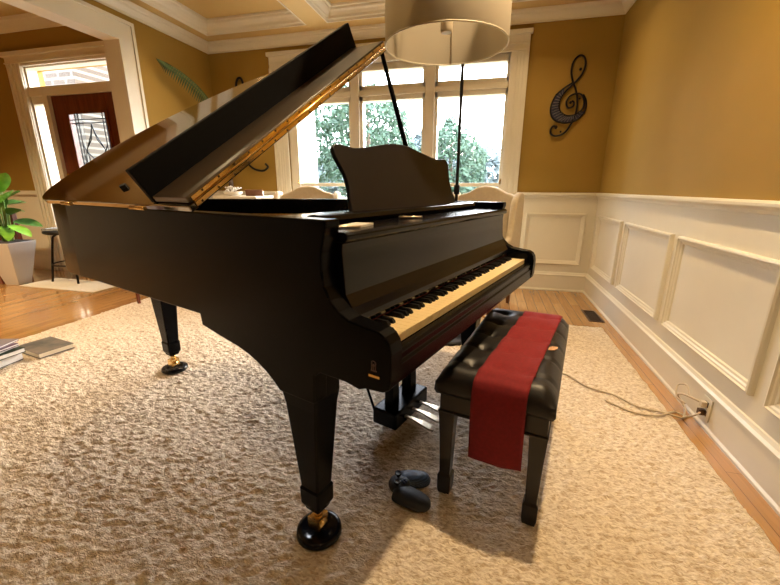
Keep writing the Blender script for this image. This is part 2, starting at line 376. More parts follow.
# front door with leaded oval-pattern light
bm = nb(); gx0, gx1, gz0, gz1 = -4.955,-4.38,.62,1.945
box(bm, -5.185,gx0,FD+.02,FD+.075,.01,2.145); box(bm, gx1,-4.215,FD+.02,FD+.075,.01,2.145); box(bm, gx0,gx1,FD+.02,FD+.075,.01,gz0); box(bm, gx0,gx1,FD+.02,FD+.075,gz1,2.145)
door = struct('door_1', bm, M['mahogany'], bevel=.005)
bm = nb()
for o in (0,):
    box(bm, gx0-.02,gx0+.012,FD+.005,FD+.03,gz0-.02,gz1+.02); box(bm, gx1-.012,gx1+.02,FD+.005,FD+.03,gz0-.02,gz1+.02)
    box(bm, gx0,gx1,FD+.005,FD+.03,gz0-.02,gz0+.012); box(bm, gx0,gx1,FD+.005,FD+.03,gz1-.012,gz1+.02)
struct('door_molding', bm, M['mahogany'], door)
bm = nb(); box(bm, gx0,gx1,FD+.045,FD+.05,gz0,gz1); struct('door_glass', bm, M['leaded'], door)
bm = nb(); gm = (gx0+gx1)/2; yy = FD+.042
def came(pts, r=.006): tube(bm, [(x,yy,z) for x,z in pts], r, 5)
for q in (.06,.10): came([(gx0+q,gz0),(gx0+q,gz1)]); came([(gx1-q,gz0),(gx1-q,gz1)])
for z in (gz1-.07,gz1-.11,gz0+.07,gz0+.12): came([(gx0,z),(gx1,z)])
came([(p[0],p[1]) for p in [(v.x,v.y) for v in spline([(gm,gz1-.16,0),(gm+.05,gz1-.30,0),(gm+.14,gz1-.42,0),(gm+.05,gz1-.52,0),(gm,gz1-.66,0),(gm-.05,gz1-.52,0),(gm-.14,gz1-.42,0),(gm-.05,gz1-.30,0)],6,True)]], .006)
for s in (-1,1):
    came([(v.x,v.y) for v in spline([(gm,gz1-.12,0),(gm+s*.04,gz1-.24,0),(gm+s*.17,gz1-.50,0),(gm+s*.10,gz1-.78,0),(gm+s*.19,gz1-.98,0),(gm,gz0+.12,0)],6)])
    came([(v.x,v.y) for v in spline([(gx0+.10 if s<0 else gx1-.10,gz1-.35,0),(gm+s*.12,gz1-.52,0),(gx0+.10 if s<0 else gx1-.10,gz1-.72,0)],6)])
    came([(v.x,v.y) for v in spline([(gm,gz1-.66,0),(gm+s*.07,gz1-.80,0),(gm+s*.02,gz1-.95,0),(gm+s*.12,gz0+.16,0)],6)])
struct('lead_came', bm, M['iron'], door)
bm = nb(); tube(bm, [(-5.13,FD-.03,.98),(-5.13,FD-.05,1.02),(-5.13,FD-.05,1.14),(-5.13,FD-.03,1.18)], .010); box(bm, -5.15,-5.11,FD-.01,FD+.02,.93,1.26); struct('door_handle', bm, M['brass'], door)

# ------------------------------------------------------------------ outdoors
def foliage(bm, c, rad, n, size, cone=False, mi=0):
    for _ in range(n):
        while True:
            p = Vector((random.uniform(-1,1),random.uniform(-1,1),random.uniform(-1,1)))
            if p.length < 1: break
        p = p.normalized()*(p.length**.45)
        if cone:
            s = (1-p.z)/2; p = Vector((p.x*(.15+.95*s), p.y*(.15+.95*s), p.z))
        q = Vector(c)+Vector((p.x*rad[0],p.y*rad[1],p.z*rad[2]))
        q += noise.noise_vector(q*1.1)*.35*min(rad)
        a = Vector((random.gauss(0,1),random.gauss(0,1),random.gauss(0,1))).normalized(); b_ = a.orthogonal().normalized()
        s = size*random.uniform(.6,1.4)
        vs = [bm.verts.new(q+a*s), bm.verts.new(q+b_*s*.5), bm.verts.new(q-a*s), bm.verts.new(q-b_*s*.5)]
        bm.faces.new(vs).material_index = mi
def tree(label, x, y, h, r, kind, n=5200, size=.10, z0=-.4, low=.12):
    t = thing('tree' if kind != 'deep' else 'conifer_tree', label, 'tree', (x,y,z0), 0, 'trees in the garden')
    bm = nb(); tube(bm, [(0,0,0),(.05,.02,h*.4),(0,0,h*.85)], [.14,.10,.03], 8); obj('trunk', bm, M['bark'], t)
    bm = nb()
    if kind == 'deep': foliage(bm, (0,0,h*(.5+low/2)), (r,r,h*(.5-low/2)), n, size, True)
    else:
        foliage(bm, (0,0,h*.58), (r,r,h*.40), n, size)
    obj('foliage', bm, M['canopy_'+kind], t, recalc=False)
tree('leafy green tree outside the left pane, right of the porch column', -8.7,15.5,6.4,2.9,'light')
tree('dark conifer close behind the porch column outside the left window', -7.0,11.0,5.4,1.15,'deep')
tree('tall feathery green tree outside the middle window', -4.75,15.0,5.3,1.75,'light')
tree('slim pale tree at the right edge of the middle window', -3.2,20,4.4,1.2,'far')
tree('rounded blue-green tree at the left edge of the right window', -1.75,17,4.1,1.35,'light')
tree('short bushy conifer standing on the lawn in the right window', -.75,20,3.2,.95,'deep')
tree('shrubby tree outside the middle window behind the music desk', -6.0,21,4.6,1.7,'light')
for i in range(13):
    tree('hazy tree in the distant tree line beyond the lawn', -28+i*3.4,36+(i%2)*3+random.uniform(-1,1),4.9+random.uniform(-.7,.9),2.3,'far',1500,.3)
bm = nb(); box(bm, -40,30,YB+2.6,90,-.6,-.4); tag(obj('lawn', bm, M['grass']), 'dry yellow-green lawn seen through the windows', 'lawn', kind='stuff')
bm = nb(); box(bm, -12,4,YB+.2,YB+2.6,-.3,-.1); struct('porch_floor', bm, M['porch'])
def column(x, y, label):
    t = thing('porch_column', label, 'column', (x,y,-.1), 0)
    bm = nb(); lathe(bm, [(.125,.18),(.13,1.0),(.12,2.0),(.105,2.9)]); obj('shaft', bm, M['white'], t)
    bm = nb(); box(bm, -.17,.17,-.17,.17,0,.10); lathe(bm, [(.16,.10),(.16,.14),(.14,.18)]); obj('base', bm, M['white'], t)
    bm = nb(); lathe(bm, [(.115,2.9),(.15,2.95),(.15,2.98)]); box(bm, -.17,.17,-.17,.17,2.98,3.06); obj('capital', bm, M['white'], t)
column(-2.95,6.1,'round white porch column outside the left pane of the window')
bm = nb(); box(bm, -8.6,-6.85,5.5,9.,-.4,4.2); 
tag(obj('brick_wing', bm, M['brick']), 'tan brick house wing seen through the glass above the front door', 'building')

# ------------------------------------------------------------------ rug
RX0, RX1, RY0, RY1 = -3.31, .955, -.15, 3.22
nx, ny = 560, 440
def pile(x, y):
    wx = x*cos(.25)+y*sin(.25); wy = -x*sin(.25)+y*cos(.25)
    v = (noise.noise(Vector((wx*26, wy*74, 0)))*.6 + noise.noise(Vector((wx*55+9, wy*125, 3)))*.55) + noise.noise(Vector((x*9, y*11, 7)))*.28 + noise.noise(Vector((x*2.3, y*2.6, 1)))*.35
    return v
verts = []; faces = []
for j in range(ny+1):
    y = RY0+(RY1-RY0)*j/ny
    for i in range(nx+1):
        x = RX0+(RX1-RX0)*i/nx
        e = min(x-RX0, RX1-x, y-RY0, RY1-y)
        ed = min(1, max(0, e/.03))
        wob = .008*noise.noise(Vector((x*16,y*16,4))) if e < .02 else 0
        z = .002+(.016+.015*pile(x,y))*ed**.5
        verts.append((x+wob, y+wob, z))
for j in range(ny):
    for i in range(nx):
        a = j*(nx+1)+i; faces.append((a,a+1,a+nx+2,a+nx+1))
me = bpy.data.meshes.new('shag_rug'); me.from_pydata(verts, [], faces); me.materials.append(M['rug'])
for p in me.polygons: p.use_smooth = True
rug = bpy.data.objects.new('shag_rug', me); C.objects.link(rug)
tag(rug, 'large cream shag rug under the piano and bench', 'rug')

# ------------------------------------------------------------------ grand piano
HD = radians(18.4); P0 = Vector((-.227,.753,0)); PW = 1.385
piano = thing('grand_piano', 'black grand piano with raised lid standing on the shag rug', 'piano', P0, radians(90)-HD)
ZB, ZT = .712, 1.030
SY = 1.62
arm = [(-.020,.645),(-.036,.655),(-.041,.675),(-.043,.745),(-.038,.768),(-.027,.784),(-.010,.793),(.03,.797),(.075,.803),(.105,.818),(.130,.842),(.146,.872),(.153,.91),(.150,.955),(.140,.995),(.134,1.012),(.134,ZT)]
low = [(SY,ZT),(SY,ZB),(.693,.705),(.688,.668),(.60,.650),(.508,.634),(.46,.620),(.42,.603),(.385,.583),(.358,.562),(.335,.54),(.20,.54),(.195,.628),(.18,.640),(.09,.640),(.05,.632),(.03,.640)]
SY = 1.62
rimp = spline([(PW,.70,0),(PW-.005,.85,0),(1.345,1.03,0),(1.27,1.24,0),(1.16,1.44,0),(1.03,1.60,0),(.90,1.74,0),(.75,1.855,0),(.60,1.925,0),(.45,1.96,0),(.30,1.972,0),(.16,1.955,0),(.06,1.905,0),(.014,1.82,0),(.001,1.72,0),(0,SY,0)],6)
def offset(path, d):
    out = []
    for i, p in enumerate(path):
        t_ = (path[min(i+1,len(path)-1)]-path[max(i-1,0)]).normalized(); out.append(p+Vector((-t_.y,t_.x,0))*d)
    return out
bm = nb()
prism(bm, arm+low, 0, .05); prism(bm, arm+[(.70,ZT),(.70,ZB)]+low[2:], PW-.05, PW)
inner = offset(rimp, .05)
inner[0] = Vector((PW-.05,.70,0)); inner[-1] = Vector((.05,SY,0))
R = [[bm.verts.new((p.x,p.y,z)) for p in path] for path, z in ((rimp,ZB),(rimp,ZT),(inner,ZT),(inner,ZB))]
n = len(rimp)
for a, b_ in ((0,1),(1,2),(2,3),(3,0)):
    for i in range(n-1):
        f = bm.faces.new((R[a][i],R[a][i+1],R[b_][i+1],R[b_][i])); f.smooth = a in (0,2)
for i in (0,n-1): bm.faces.new([R[a][i] for a in range(4)])
kill = [f for f in bm.faces if all(abs(v.co.y-SY) < 1e-4 and v.co.x < .06 for v in f.verts)]
bmesh.ops.delete(bm, geom=kill, context='FACES_ONLY')
case = obj('case', bm, M['black'], piano, bevel=.004)
# moulding step under the rim, inside frame, soundboard
bm = nb(); pts = [(p.x,p.y) for p in inner]; prism(bm, [(.051,.60),(PW-.051,.60)]+pts, .905,.93,'z'); obj('iron_plate', bm, M['plate'], piano)
bm = nb(); prism(bm, [(.051,.051),(PW-.051,.051),(PW-.051,.62),(.051,.62)], .655,.70,'z')
prism(bm, [(p.x,p.y) for p in offset(rimp,.02)], .70,.72,'z'); obj('keybed', bm, M['black'], piano)
bm = nb()
for i in range(70):
    x = .08+i*.0178; yend = 1.85 if x < .5 else 1.85-(x-.5)*1.40
    tube(bm, [(x,.64,.955),(min(x+.06,1.3),max(.8,yend-.1),.955)], .0012, 3)
s_ = obj('strings', bm, M['brass'], piano); s_['kind'] = 'stuff'
bm = nb()
for i in range(60): box(bm, .09+i*.0195,.103+i*.0195,.66,.72,.958,.995)
s_ = obj('dampers', bm, M['gloss'], piano); s_['kind'] = 'stuff'
# keys
KX0 = .0675; KW = 1.25/52
wk = bpy.data.meshes.new('white_key'); bm = nb(); box(bm, .0008,KW-.0008,0,.15,.730,.752); box(bm, .0008,KW-.0008,-.001,.01,.748,.753); bm.to_mesh(wk); bm.free(); wk.materials.append(M['ivory'])
bkm = bpy.data.meshes.new('black_key'); bm = nb(); taper(bm, 0,.099, [(.750,.0068,.048),(.758,.0060,.047,0,.001),(.7645,.0045,.043,0,.003)]); bmesh.ops.recalc_face_normals(bm, faces=bm.faces[:]); bm.to_mesh(bkm); bm.free(); bkm.materials.append(M['ebony'])
names = 'ABCDEFG'
for i in range(52):
    o = bpy.data.objects.new('white_key', wk); C.objects.link(o); o.parent = piano; o.location = (KX0+i*KW,0,0)
    if names[i%7] in 'ACDFG' and i < 51:
        o = bpy.data.objects.new('black_key', bkm); C.objects.link(o); o.parent = piano; o.location = (KX0+(i+1)*KW,0,0)
bm = nb(); prism(bm, [(-.022,.646),(-.032,.652),(-.035,.665),(-.035,.70),(-.029,.706),(-.031,.725),(-.025,.733),(-.008,.733),(-.008,.66),(.05,.66),(.05,.646)], .0502,PW-.0502); obj('key_slip', bm, M['black'], piano, bevel=.002)
for x0, x1 in ((.0502,KX0),(KX0+1.25,PW-.0502)):
    bm = nb(); prism(bm, [(-.012,.73),(-.015,.772),(-.005,.782),(.10,.785),(.13,.79),(.13,.73)], x0,x1); obj('cheek_block', bm, M['black'], piano)
bm = nb(); prism(bm, [(.094,.768),(.087,.773),(.082,.784),(.086,.798),(.104,.815),(.122,.845),(.130,.95),(.128,.972),(.165,.972),(.175,.735),(.152,.735),(.150,.768)], .0505,PW-.0505); obj('fallboard', bm, M['gloss'], piano, bevel=.002)
bm = nb(); box(bm, KX0,KX0+1.25,.091,.098,.7655,.7675); obj('name_felt', bm, M['felt'], piano)
# shelf above the keys and the music desk on it
bm = nb(); prism(bm, [(.118,.974),(.112,.980),(.112,.992),(.120,.998),(.66,.998),(.66,.974)], .0505,PW-.0505); obj('music_shelf', bm, M['gloss'], piano, bevel=.003)
bm = nb(); prism(bm, [(.27,.998),(.262,1.012),(.268,1.026),(.285,1.030),(.31,1.026),(.315,.998)], .12,PW-.10); obj('desk_ledge', bm, M['gloss'], piano, bevel=.003)
DW0, DW1 = .325, 1.175
def desk_top(s):   # s in 0..1 -> height
    return None
dk = spline([(.328,0,0),(.336,.05,0),(.345,.09,0),(.342,.13,0),(.326,.17,0),(.316,.198,0),(.320,.217,0),(.338,.228,0),(.370,.227,0),(.44,.224,0),(.55,.240,0),(.67,.260,0),(.745,.264,0)],5)
half = [(v.x,v.y) for v in dk]; mid = .745
full = half+[(2*mid-x,z) for x,z in half[::-1][1:]]
bm = nb(); prism(bm, full, -.008,.008,'y')
dsk = obj('music_desk', bm, M['deskb'], piano, bevel=.003); dsk.location = (.005,.325,1.015); dsk.rotation_euler = (radians(-17.5),0,0)
bm = nb(); box(bm, -.012,.012,0,.01,0,.20)
dp = obj('desk_prop', bm, M['brass'], piano); dp.location = (.75,.44,1.0); dp.rotation_euler = (radians(14),0,0)

# lid: main leaf hinged on the bass side, front leaf folded back over it
LA = radians(33.6)
lidp = spline([(1.335,.80,0),(1.345,.92,0),(1.33,1.05,0),(1.30,1.22,0),(1.24,1.42,0),(1.155,1.58,0),(1.04,1.71,0),(.93,1.80,0),(.82,1.88,0),(.68,1.95,0),(.54,1.995,0),(.385,2.015,0),(.22,2.01,0),(.10,1.985,0),(.02,1.92,0),(-.012,1.83,0),(-.014,1.76,0)],6)
bm = nb(); prism(bm, [(-.012,.66),(1.25,.66)]+[(p.x,p.y) for p in lidp], -.022,0,'z')
lid = obj('lid', bm, M['lidtop'], piano, bevel=.004); lid.location = (0,0,1.052); lid.rotation_euler = (0,-LA,0)
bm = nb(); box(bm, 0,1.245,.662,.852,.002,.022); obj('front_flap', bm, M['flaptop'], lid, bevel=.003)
bm = nb(); box(bm, -.004,1.29,.852,.874,.001,.118); obj('flap_lip', bm, M['lip'], lid, bevel=.003)
bm = nb(); box(bm, .012,1.235,.656,.6615,-.0155,.0165); tube(bm, [(.012,.6545,.001),(1.235,.6545,.001)], .0038, 8)
for i in range(17):
    for z in (-.0115,.0125):
        x = .035+i*.0715+(.02 if z > 0 else 0)
        box(bm, x-.0028,x+.0028,.6546,.6565,z-.0028,z+.0028, 1)
h_ = obj('piano_hinge', bm, [M['brass'],M['screw']], lid); h_['label'] = 'long brass hinge strip with dark screws'
bm = nb(); vs = [(-.014,0),(0,-.02),(.014,0),(0,.02)]; prism(bm, vs, 0,.012,'z'); b_ = obj('bumper', bm, M['rubber'], lid); b_.location = (.083,1.215,0)
for y in (.95,1.55):
    bm = nb(); tube(bm, [(-.016,y-.05,-.012),(-.016,y+.05,-.012)], .007, 8); obj('lid_hinge', bm, M['brass'], piano).location = (0,0,1.045)
bm = nb(); a_ = Vector((1.335,.62,1.035)); c_ = Vector((1.045,.685,1.720)); tube(bm, [a_,a_.lerp(c_,.5),c_], [.012,.013,.010], 8); obj('lid_prop', bm, M['black'], piano)
# legs and casters
def piano_leg(cx, cy, label, top):
    bm = nb(); taper(bm, cx,cy, [(.135,.030,.031),(.150,.036,.038),(.205,.037,.039),(.213,.033,.035),(.50,.047,.060),(.54,.0515,.067),(.60,.052,.067),(top,.053,.067)])
    taper(bm, cx,cy, [(.120,.024,.024),(.136,.031,.032)])
    lg = obj('leg', bm, M['black'], piano, bevel=.006)
    bm = nb(); tube(bm, [(cx,cy,.122),(cx,cy,.085)], .014, 10); 
    for s in (-.021,.021): box(bm, cx+s-.004,cx+s+.004,cy-.018,cy+.022,.052,.092)
    box(bm, cx-.025,cx+.025,cy-.018,cy+.018,.084,.094); obj('caster_fork', bm, M['brass'], lg)
    bm = nb(); tube(bm, [(cx-.016,cy,.058),(cx+.016,cy,.058)], .024, 16); obj('caster_wheel', bm, M['brass'], lg)
    bm = nb(); lathe(bm, [(.066,0),(.073,.008),(.071,.022),(.058,.026),(.040,.014),(.020,.011),(.001,.011)], (cx,cy,RZ-.004), 28); obj('caster_cup', bm, M['gloss'], lg)
piano_leg(.057,.268,'',.66); piano_leg(PW-.057,.268,'',.66); piano_leg(.42,1.80,'',.705)
bm = nb(); box(bm, .34,.50,1.70,1.90,.66,.702); obj('leg_block', bm, M['black'], piano, bevel=.006)
# pedal lyre
bm = nb(); box(bm, .585,.885,.305,.430,.065,.145); obj('pedal_box', bm, M['black'], piano, bevel=.008)
for x in (.655,.815):
    bm = nb(); taper(bm, x,.37, [(.145,.030,.022),(.40,.020,.020),(.66,.032,.026)]); obj('lyre_post', bm, M['black'], piano, bevel=.003)
bm = nb(); box(bm, .62,.85,.33,.41,.625,.66); obj('lyre_head', bm, M['black'], piano, bevel=.004)
for x in (.69,.735,.78):
    bm = nb(); tube(bm, [(x,.39,.145),(x,.39,.66)], .004, 6); obj('pedal_rod', bm, M['brass'], piano)
for x in (.60,.87):
    bm = nb(); tube(bm, [(x,.425,.11),(x,.66,.705)], .006, 6); obj('lyre_brace', bm, M['black'], piano)
for x in (.665,.735,.805):
    bm = nb(); pp = [(x,.31,.10),(x,.26,.098),(x,.215,.094),(x,.175,.086),(x,.16,.080)]
    rings = []
    for (q,y,z), w_ in zip(pp,(.008,.009,.017,.018,.008)):
        rings.append([bm.verts.new((q+sx*w_,y,z+dz)) for sx,dz in ((-1,-.004),(1,-.004),(1,.005),(-1,.005))])
    for r0, r1 in zip(rings,rings[1:]):
        for i in range(4): bm.faces.new((r0[i],r0[(i+1)%4],r1[(i+1)%4],r1[i]))
    bm.faces.new(rings[0]); bm.faces.new(rings[-1]); obj('pedal', bm, M['chrome'], piano, bevel=.002)
# maker's badge and small brass plate on the bass-side arm
bm = nb(); box(bm, -.0018,.0005,-.012,.018,.679,.685); obj('badge', bm, M['brass'], piano)
M['emb'] = mat('faded_emblem', (.10,.06,.055), .5)
bm = nb(); yc, zc = .004,.709
tube(bm, [(-.0008,yc+.006*cos(a*pi/6),zc+.005+.006*sin(a*pi/6)) for a in range(12)], .0016, 5, closed=True)
for d in (-.005,0,.005): box(bm, -.0018,.0005,yc+d-.0012,yc+d+.0012,zc-.013,zc+.004)
box(bm, -.0018,.0005,yc-.008,yc+.008,zc-.0145,zc-.012); obj('emblem', bm, M['emb'], piano)

def pl_pt(x, y, z): return P0+Vector((sin(HD),cos(HD),0))*x+Vector((-cos(HD),sin(HD),0))*y+Vector((0,0,z))
RP = radians(90)-HD
# small things on the shelf
bm = nb(); box(bm, -.045,.045,-.028,.028,0,.006); tag(obj('folded_note', bm, M['paper'], loc=pl_pt(.19,.19,.9985)), 'small white folded note on the piano shelf', 'paper').rotation_euler = (0,0,RP+.2)
bm = nb(); tube(bm, [(-.05,0,.004),(.04,0,.004),(.055,0,.004)], [.0038,.0038,.001], 6); tag(obj('pencil', bm, M['chrome'], loc=pl_pt(.115,.185,.9985)), 'thin silver pencil beside the white note on the piano shelf', 'pencil').rotation_euler = (0,0,RP+2.3)
bm = nb(); tube(bm, [(-.04,0,.005),(.04,0,.005)], .0045, 6); tag(obj('pitch_pipe', bm, M['chrome'], loc=pl_pt(.50,.20,.9985)), 'tiny metal rod lying mid-shelf in front of the music desk', 'rod').rotation_euler = (0,0,RP+2.2)

# ------------------------------------------------------------------ bench
BR = radians(90-12.5); BC = Vector((.133,1.490,0))
bench = thing('piano_bench', 'black tufted leather piano bench on the shag rug', 'bench', BC, BR)   # local x = long, y = across (+ towards piano)
LH, WH = .392, .178
bm = nb(); nu, nv = 64, 30; grid = []
tx = [-.3,-.15,0,.15,.3]; ty = [-.085,0,.085]
tufts = [(x_+(.075 if r_ == 1 else 0), y_) for r_, y_ in enumerate(ty) for x_ in ([-.30,-.15,0,.15,.30] if r_ != 1 else [-.375,-.225,-.075,.075,.225])]
tufts = [(a, b2) for a, b2 in tufts if abs(a) < .36]
def cush(x, y):
    ex = max(0, 1-((LH-abs(x))/.045)) if LH-abs(x) < .045 else 0; ey = max(0, 1-((WH-abs(y))/.045)) if WH-abs(y) < .045 else 0
    z = .528-.028*(ex**2.2+ey**2.2)
    dmin = 9
    for a, b2 in tufts:
        d = math.hypot(x-a, y-b2); dmin = min(dmin, d); z -= .016*math.exp(-(d/.018)**2)+.006*math.exp(-(d/.05)**2)
    # diagonal folds joining buttons
    for a, b2 in tufts:
        for c2, d2 in tufts:
            if c2 > a and abs(abs(c2-a)-.075) < .01 and abs(abs(d2-b2)-.085) < .01:
                L_ = math.hypot(c2-a, d2-b2); tt = ((x-a)*(c2-a)+(y-b2)*(d2-b2))/L_**2
                if 0 < tt < 1:
                    dd = abs((x-a)*(d2-b2)-(y-b2)*(c2-a))/L_; z -= .009*math.exp(-(dd/.008)**2)*1
    # side folds running out to the edge
    for a in (-.30,-.15,0,.15,.30):
        if abs(y) > .085: z -= .008*math.exp(-((x-a)/.008)**2)
    return z
for j in range(nv+1):
    row = []
    for i in range(nu+1):
        x = -LH+2*LH*i/nu; y = -WH+2*WH*j/nv; row.append(bm.verts.new((x,y,cush(x,y))))
    grid.append(row)
for j in range(nv):
    for i in range(nu): bm.faces.new((grid[j][i],grid[j][i+1],grid[j+1][i+1],grid[j+1][i])).smooth = True
border = [grid[0][i] for i in range(nu+1)]+[grid[j][nu] for j in range(1,nv+1)]+[grid[nv][i] for i in range(nu-1,-1,-1)]+[grid[j][0] for j in range(nv-1,0,-1)]
prev = border
for z_, g_ in ((.480,.008),(.450,.010),(.436,.004)):
    ring = [bm.verts.new((v.co.x+math.copysign(g_, v.co.x)*(abs(v.co.x) > LH-.002), v.co.y+math.copysign(g_, v.co.y)*(abs(v.co.y) > WH-.002), z_)) for v in border]
    nB = len(border)
    for i in range(nB): bm.faces.new((prev[i],prev[(i+1)%nB],ring[(i+1)%nB],ring[i])).smooth = True
    prev = ring
bm.faces.new(prev)
obj('seat_cushion', bm, M['leather'], bench)
for a, b2 in tufts:
    bm = nb(); lathe(bm, [(.0085,0),(.008,.003),(.004,.005),(.0005,.0055)], (a,b2,.5025), 12); obj('button', bm, M['leather'], bench)
bm = nb(); box(bm, -.384,.384,-.172,.172,.365,.435); box(bm, -.389,.389,-.177,.177,.361,.370); obj('apron', bm, M['bwood'], bench, bevel=.003)
for sx in (-1,1):
    for sy in (-1,1):
        bm = nb(); cx, cy = sx*.355, sy*.148
        taper(bm, cx,cy, [(RZ-.004,.020,.020),(RZ+.02,.024,.024),(RZ+.075,.0245,.0245),(RZ+.085,.0185,.0185),(.26,.023,.023),(.362,.028,.028)]); obj('leg', bm, M['bwood'], bench, bevel=.002)
bm = nb(); box(bm, -.34,.34,-.006,.006,.32,.362)
obj('support_rail', bm, M['bwood'], bench)
# red runner along the bench, hanging over the near end
bm = nb(); rows = []
def runner_pt(s, c):   # s metres along from far end, c -1..1 across
    pass
LT = .79; drop = .245; NS, NC = 90, 14
for i in range(NS+1):
    s = (LT+drop)*i/NS
    xx = .380-s
    row = []
    for j in range(NC+1):
        c = j/NC*2-1
        yc = -.073+.050*min(1,s/.8) ; y = yc+c*.083
        if xx > -LH-.014:
            z = max(cush(max(-LH,min(LH,xx)), y) if abs(y) < WH else .50, .0)
            # cloth bridges the dimples
            z = max(z, .5175-.004*abs(c))+.0035
            if xx < -LH+.03: z = min(z, .530-.9*(xx-(-LH+.03))**2*14)
            p = (xx, y, z)
        else:
            d = -LH-.014-xx; p = (-LH-.016-.012*min(1,d/.05)-.006*sin(c*2.5+1)*min(1,d/.1), y-.02*d, .496-d+.002*sin(c*5))
        row.append(bm.verts.new(p))
    rows.append(row)
for a, b2 in zip(rows, rows[1:]):
    for j in range(NC): bm.faces.new((a[j],a[j+1],b2[j+1],b2[j])).smooth = True
rn = obj('table_runner', bm, M['red'], loc=BC); rn.rotation_euler = (0,0,BR)
sd = rn.modifiers.new('s','SOLIDIFY'); sd.thickness = .003; sd.offset = 1
tag(rn, 'red cloth runner draped along the piano bench', 'cloth runner')
bm = nb(); prism(bm, [(-.022,-.006),(-.004,-.013),(.012,-.010),(.022,.002),(.006,.012),(-.008,.010)], 0,.003,'z'); lf = obj('paper_scrap', bm, M['tan'], loc=(.262,1.40,.529)); tag(lf, 'small tan paper scrap on the bench beside the red runner', 'scrap')
lf.rotation_euler = (.1,-.1,.4)

# ------------------------------------------------------------------ game controller
def skin_body(name, pts, edges, radii, m_, parent=None, sub=2, flat=1):
    me = bpy.data.meshes.new(name); me.from_pydata(pts, edges, []); o = bpy.data.objects.new(name, me); C.objects.link(o)
    o.modifiers.new('sk','SKIN'); 
    for v, r_ in zip(me.skin_vertices[0].data, radii): v.radius = (r_, r_*flat)
    me.skin_vertices[0].data[0].use_root = True
    s = o.modifiers.new('sb','SUBSURF'); s.levels = sub; s.render_levels = sub
    me.materials.append(m_)
    if parent is not None: o.parent = parent
    return o
M['ctrl_blue'] = None
m = mat('dotted_navy_grip', (.016,.035,.085), .5); N, L, b = nodes(m)
tc = N.new('ShaderNodeTexCoord'); vo = N.new('ShaderNodeTexVoronoi'); vo.inputs['Scale'].default_value = 260; vo.inputs['Randomness'].default_value = 0
L.new(tc.outputs['Object'], vo.inputs['Vector']); r_ = N.new('ShaderNodeValToRGB'); r_.color_ramp.elements[0].position = .25; r_.color_ramp.elements[1].position = .5
r_.color_ramp.elements[0].color = (.10,.17,.30,1); r_.color_ramp.elements[1].color = (.010,.022,.055,1); L.new(vo.outputs['Distance'], r_.inputs[0]); L.new(r_.outputs[0], b.inputs['Base Color'])
M['ctrl_blue'] = m
ctl = thing('game_controller', 'black and navy game controller lying on the rug beside the bench', 'game controller', (-.212,1.125,RZ-.002), radians(8)); ctl.scale = (1.12,1.12,1.12)
def grip(pts_r, m_, name):
    bm = nb()
    N_ = 18
    path = spline([Vector(p[:3]) for p in pts_r], 5); rad = spline([Vector((p[3],p[4],0)) for p in pts_r], 5)
    rings = []
    for i, p in enumerate(path):
        d = (path[min(i+1,len(path)-1)]-path[max(i-1,0)]).normalized(); s = Vector((-d.y,d.x,0)).normalized()
        rings.append([bm.verts.new(p+s*cos(2*pi*k/N_)*rad[i].x+Vector((0,0,1))*sin(2*pi*k/N_)*rad[i].y) for k in range(N_)])
    for a, b2 in zip(rings, rings[1:]):
        for k_ in range(N_): bm.faces.new((a[k_],a[(k_+1)%N_],b2[(k_+1)%N_],b2[k_])).smooth = True
    bm.faces.new(rings[0][::-1]); bm.faces.new(rings[-1]); return obj(name, bm, m_, ctl)
grip([(-.052,.028,.020,.006,.006),(-.045,.030,.021,.028,.017),(-.02,.034,.022,.036,.020),(.012,.040,.021,.037,.020),(.040,.046,.019,.033,.018),(.058,.050,.018,.023,.014),(.067,.052,.018,.005,.004)], M['ctrl_blue'], 'grip')
grip([(-.052,-.020,.020,.006,.006),(-.044,-.022,.021,.030,.017),(-.018,-.032,.022,.038,.020),(.012,-.044,.021,.038,.020),(.040,-.056,.019,.034,.018),(.058,-.064,.018,.024,.014),(.067,-.068,.018,.005,.004)], M['rubber'], 'grip')
bm = nb(); lathe(bm, [(.034,.018),(.036,.030),(.033,.038),(.026,.041),(.002,.041)], (-.034,.006,0), 24); obj('body', bm, M['rubber'], ctl)
for x_, y_ in ((-.040,.026),(-.040,-.012)):
    bm = nb(); lathe(bm, [(.006,.038),(.006,.048),(.011,.050),(.011,.055),(.008,.053),(.001,.052)], (x_,y_,0), 16); obj('thumbstick', bm, M['rubber'], ctl)
for x_, y_ in ((-.018,.010),(-.024,.002),(-.018,-.004),(-.012,.003)):
    bm = nb(); lathe(bm, [(.004,.040),(.004,.044),(.001,.045)], (x_,y_,0), 10); obj('button', bm, M['bluecov'], ctl)

# ------------------------------------------------------------------ floor lamp behind the piano, drum shade over it
SH = Vector((-.235,1.89,1.70)); PX, PY = -.222, 2.66
lamp = thing('floor_lamp', 'floor lamp with a wide beige drum shade over the piano', 'lamp', (PX,PY,RZ-.003))
z0 = RZ-.003
bm = nb(); lathe(bm, [(.15,0),(.15,.018),(.13,.026),(.02,.034),(.012,.05)], (0,0,0), 32); obj('base', bm, M['iron'], lamp)
sx, sy = SH.x-PX, SH.y-PY
arc = spline([(0,0,.04),(0,0,1.0),(0,0,1.8),(0,-.02,2.12),(sx*.3,sy*.3,2.36),(sx*.75,sy*.75,2.36),(sx,sy,2.22),(sx,sy,2.0),(sx,sy,1.93)],8)
bm = nb(); tube(bm, arc, .0105, 10); obj('pole', bm, M['iron'], lamp)
bm = nb(); box(bm, -.018,.018,-.018,.018,1.04,1.10); obj('switch', bm, M['iron'], lamp, bevel=.003)
bm = nb(); r0 = .266; zb = SH.z-z0; lathe(bm, [(r0,zb),(r0,zb+.36),(r0-.002,zb+.36),(r0-.002,zb)], (sx,sy,0), 64, cap=False)
sh = obj('lamp_shade', bm, M['shade'], lamp, recalc=True)
